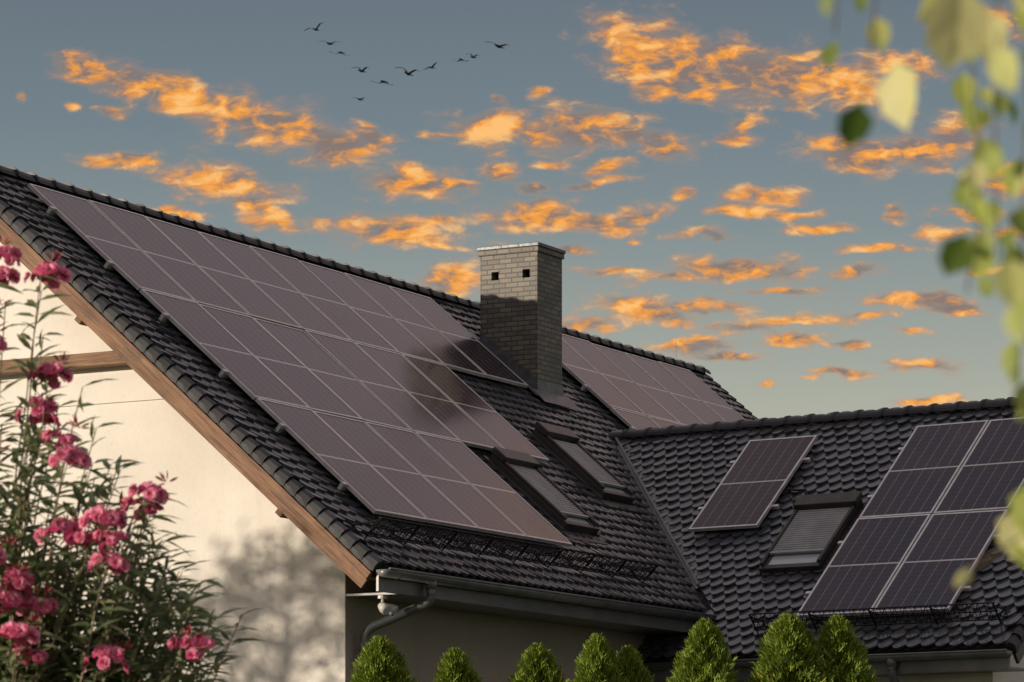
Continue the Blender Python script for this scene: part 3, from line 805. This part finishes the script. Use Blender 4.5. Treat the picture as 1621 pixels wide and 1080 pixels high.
# ---- sunset clouds: sheet of cloud 3 km away, shaped by soft puffs
CL=[(150,116,60,22,12),(215,130,75,24,15),(300,158,85,26,20),(370,180,70,30,15),(450,202,85,34,14),(520,228,65,30,8),(585,213,50,15,15),
(190,255,70,12,0),(355,290,85,26,8),(400,325,65,14,20),(430,352,55,13,15),(280,342,60,9,5),(620,366,105,22,3),(690,352,40,12,0),(690,385,40,8,10),
(790,205,65,28,0),(850,215,60,22,5),(920,195,65,25,5),(1000,215,75,22,12),(1050,235,42,14,0),(660,288,70,25,5),(720,293,50,12,5),(795,277,27,14,0),
(850,345,90,20,3),(940,350,70,16,3),(1020,338,55,14,-8),(1010,80,68,46,20),(1080,100,80,38,15),(1160,110,90,40,10),(1250,118,95,38,10),(1340,135,75,30,15),(1420,108,60,20,5),
(1050,135,42,22,0),(1110,152,25,12,0),(1175,198,42,13,-15),(1160,222,28,12,0),(860,147,20,8,0),(790,157,15,8,0),(850,300,28,8,0),(965,268,42,10,-10),(880,262,30,8,0),
(1090,308,24,9,0),(1210,310,65,12,0),(1190,337,60,9,0),(1255,342,50,8,0),(1290,362,58,8,0),(1120,370,45,11,0),(1160,427,110,18,0),(1060,440,55,9,0),(1350,430,42,10,-12),
(1010,490,75,22,8),(1090,487,75,14,3),(930,515,48,15,0),(1090,550,60,12,-5),(1260,540,50,14,-5),(1260,510,75,9,0),(1340,547,32,7,0),(1180,522,50,8,0),
(1450,475,75,14,3),(1510,490,42,10,0),(1445,525,32,7,0),(1460,580,55,11,3),(1490,372,42,10,-5),(1420,342,18,14,0),(1360,245,80,24,5),(1450,240,65,26,0),(1510,215,50,25,-10),
(1590,285,42,20,0),(1600,40,50,22,20),(1470,635,45,7,0),(720,440,48,22,0),(30,150,9,7,0),(180,178,26,8,0),(115,168,12,7,0),(910,390,32,8,0),(1005,380,12,6,0),(1215,610,18,5,0),(1282,600,18,5,0),(940,290,50,7,-8),
(1400,395,60,7,0),(1560,430,40,8,0),(1540,340,50,9,0),(1330,590,50,6,0),(1150,565,60,6,0),(980,430,60,6,0),(1600,365,40,10,0),(1230,462,70,6,0),(1380,500,50,6,0),(700,210,30,7,0)]
CD=3000.0; kx=CD/5600
gx=np.arange(-160,1790,4.0); gyy=np.arange(-60,680,4.0)
GX,GY=np.meshgrid(gx,gyy)
nv=GX.size; wx=np.zeros(nv); wyv=np.zeros(nv)
fx=GX.ravel(); fy=GY.ravel()
for i in range(nv):
    a=mnoise.noise_vector(Vector((fx[i]/110,fy[i]/60,0))); b=mnoise.noise_vector(Vector((fx[i]/38,fy[i]/20,5)))
    wx[i]=a.x*12+b.x*14; wyv[i]=a.y*5+b.y*8
QX=fx+wx; QY=fy+wyv; dd=np.full(nv,9.0)
for (x,y,a,b,ang) in CL:
    c,s=math.cos(R(ang)),math.sin(R(ang)); dx=QX-x; dy=QY-y
    kb=1.35 if b>=20 else 1.25
    dd=np.minimum(dd,np.hypot((dx*c+dy*s)/(a*kb),(-dx*s+dy*c)/(b*kb)))
Vc=np.stack([(fx-810.5)*kx,np.full(nv,CD),CAMH+(1370-fy)*kx],1)
ny_,nx_=GX.shape; idx=np.arange(nv).reshape(ny_,nx_)
F=np.stack([idx[:-1,:-1],idx[1:,:-1],idx[1:,1:],idx[:-1,1:]],-1).reshape(-1,4)
F=F[(dd[F].min(1)<2.2)]
cm,nt,b_=newmat('cloud'); nt.nodes.remove(b_)
cme=np_mesh('sky',Vc,F,cm)
at=cme.attributes.new('puff','FLOAT','POINT'); at.data.foreach_set('value',(1-dd).astype(np.float32))
bm=bmesh.new(); bm.from_mesh(cme); bmesh.ops.delete(bm,geom=[v for v in bm.verts if not v.link_faces],context='VERTS'); bm.to_mesh(cme); bm.free()
so_=bpy.data.objects.new('sky',cme); link(so_); so_["kind"]="structure"
an=N(nt,'ShaderNodeAttribute'); an.attribute_name='puff'
oc=objco(nt); mp=N(nt,'ShaderNodeMapping'); mp.inputs['Scale'].default_value=(.75,0,1.7); mp.inputs['Rotation'].default_value=(0,R(9),0); nt.links.new(oc,mp.inputs[0])
wv=N(nt,'ShaderNodeVectorMath',operation='MULTIPLY_ADD'); nt.links.new(noise(nt,mp.outputs[0],.03,3,.5,1),wv.inputs[0]); wv.inputs[1].default_value=(34,0,24); nt.links.new(mp.outputs[0],wv.inputs[2])
fb=noise(nt,wv.outputs[0],.034,9,.62)
mp2=N(nt,'ShaderNodeMapping'); mp2.inputs['Location'].default_value=(6,0,-11); nt.links.new(wv.outputs[0],mp2.inputs[0])
lit=noise(nt,mp2.outputs[0],.034,6,.60)
dens=math_(nt,'ADD',an.outputs['Fac'],math_(nt,'MULTIPLY',math_(nt,'SUBTRACT',fb,.5),2.8))
mask=smooth(nt,dens,-.25,.85)
big=noise(nt,mp.outputs[0],.014,3,.5)
sh=math_(nt,'ADD',math_(nt,'MULTIPLY',math_(nt,'SUBTRACT',fb,lit),2.5),math_(nt,'MULTIPLY_ADD',big,1.5,-.27))
cc=N(nt,'ShaderNodeValToRGB'); nt.links.new(sh,cc.inputs[0]); e=cc.color_ramp.elements
e[0].position=.20; e[0].color=(.25,.19,.17,1); e[1].position=.90; e[1].color=(1.0,.54,.18,1)
q=e.new(.40); q.color=(.50,.26,.13,1); q=e.new(.60); q.color=(.90,.34,.05,1)
thin=mixc(nt,smooth(nt,dens,-.1,.5),(.52,.28,.15),cc.outputs[0])
em=N(nt,'ShaderNodeEmission'); nt.links.new(thin,em.inputs[0])
tr=N(nt,'ShaderNodeBsdfTransparent'); mx=N(nt,'ShaderNodeMixShader'); nt.links.new(math_(nt,'MULTIPLY',mask,.97),mx.inputs[0])
nt.links.new(tr.outputs[0],mx.inputs[1]); nt.links.new(em.outputs[0],mx.inputs[2]); nt.links.new(mx.outputs[0],nt.nodes['Material Output'].inputs[0])
try: cm.cycles.emission_sampling='NONE'
except Exception: pass

# ------------------------------------------------------------ camera
cam=bpy.data.cameras.new('camera'); co=bpy.data.objects.new('camera',cam); col.objects.link(co)
co.location=(0,0,CAMH); co.rotation_euler=(R(90),0,0)
cam.lens=5600/1621*36; cam.sensor_width=36; cam.shift_y=(1370-540)/1621; cam.clip_end=6000; cam.clip_start=.1
cam.dof.use_dof=True; cam.dof.focus_distance=35; cam.dof.aperture_fstop=9
sc.camera=co
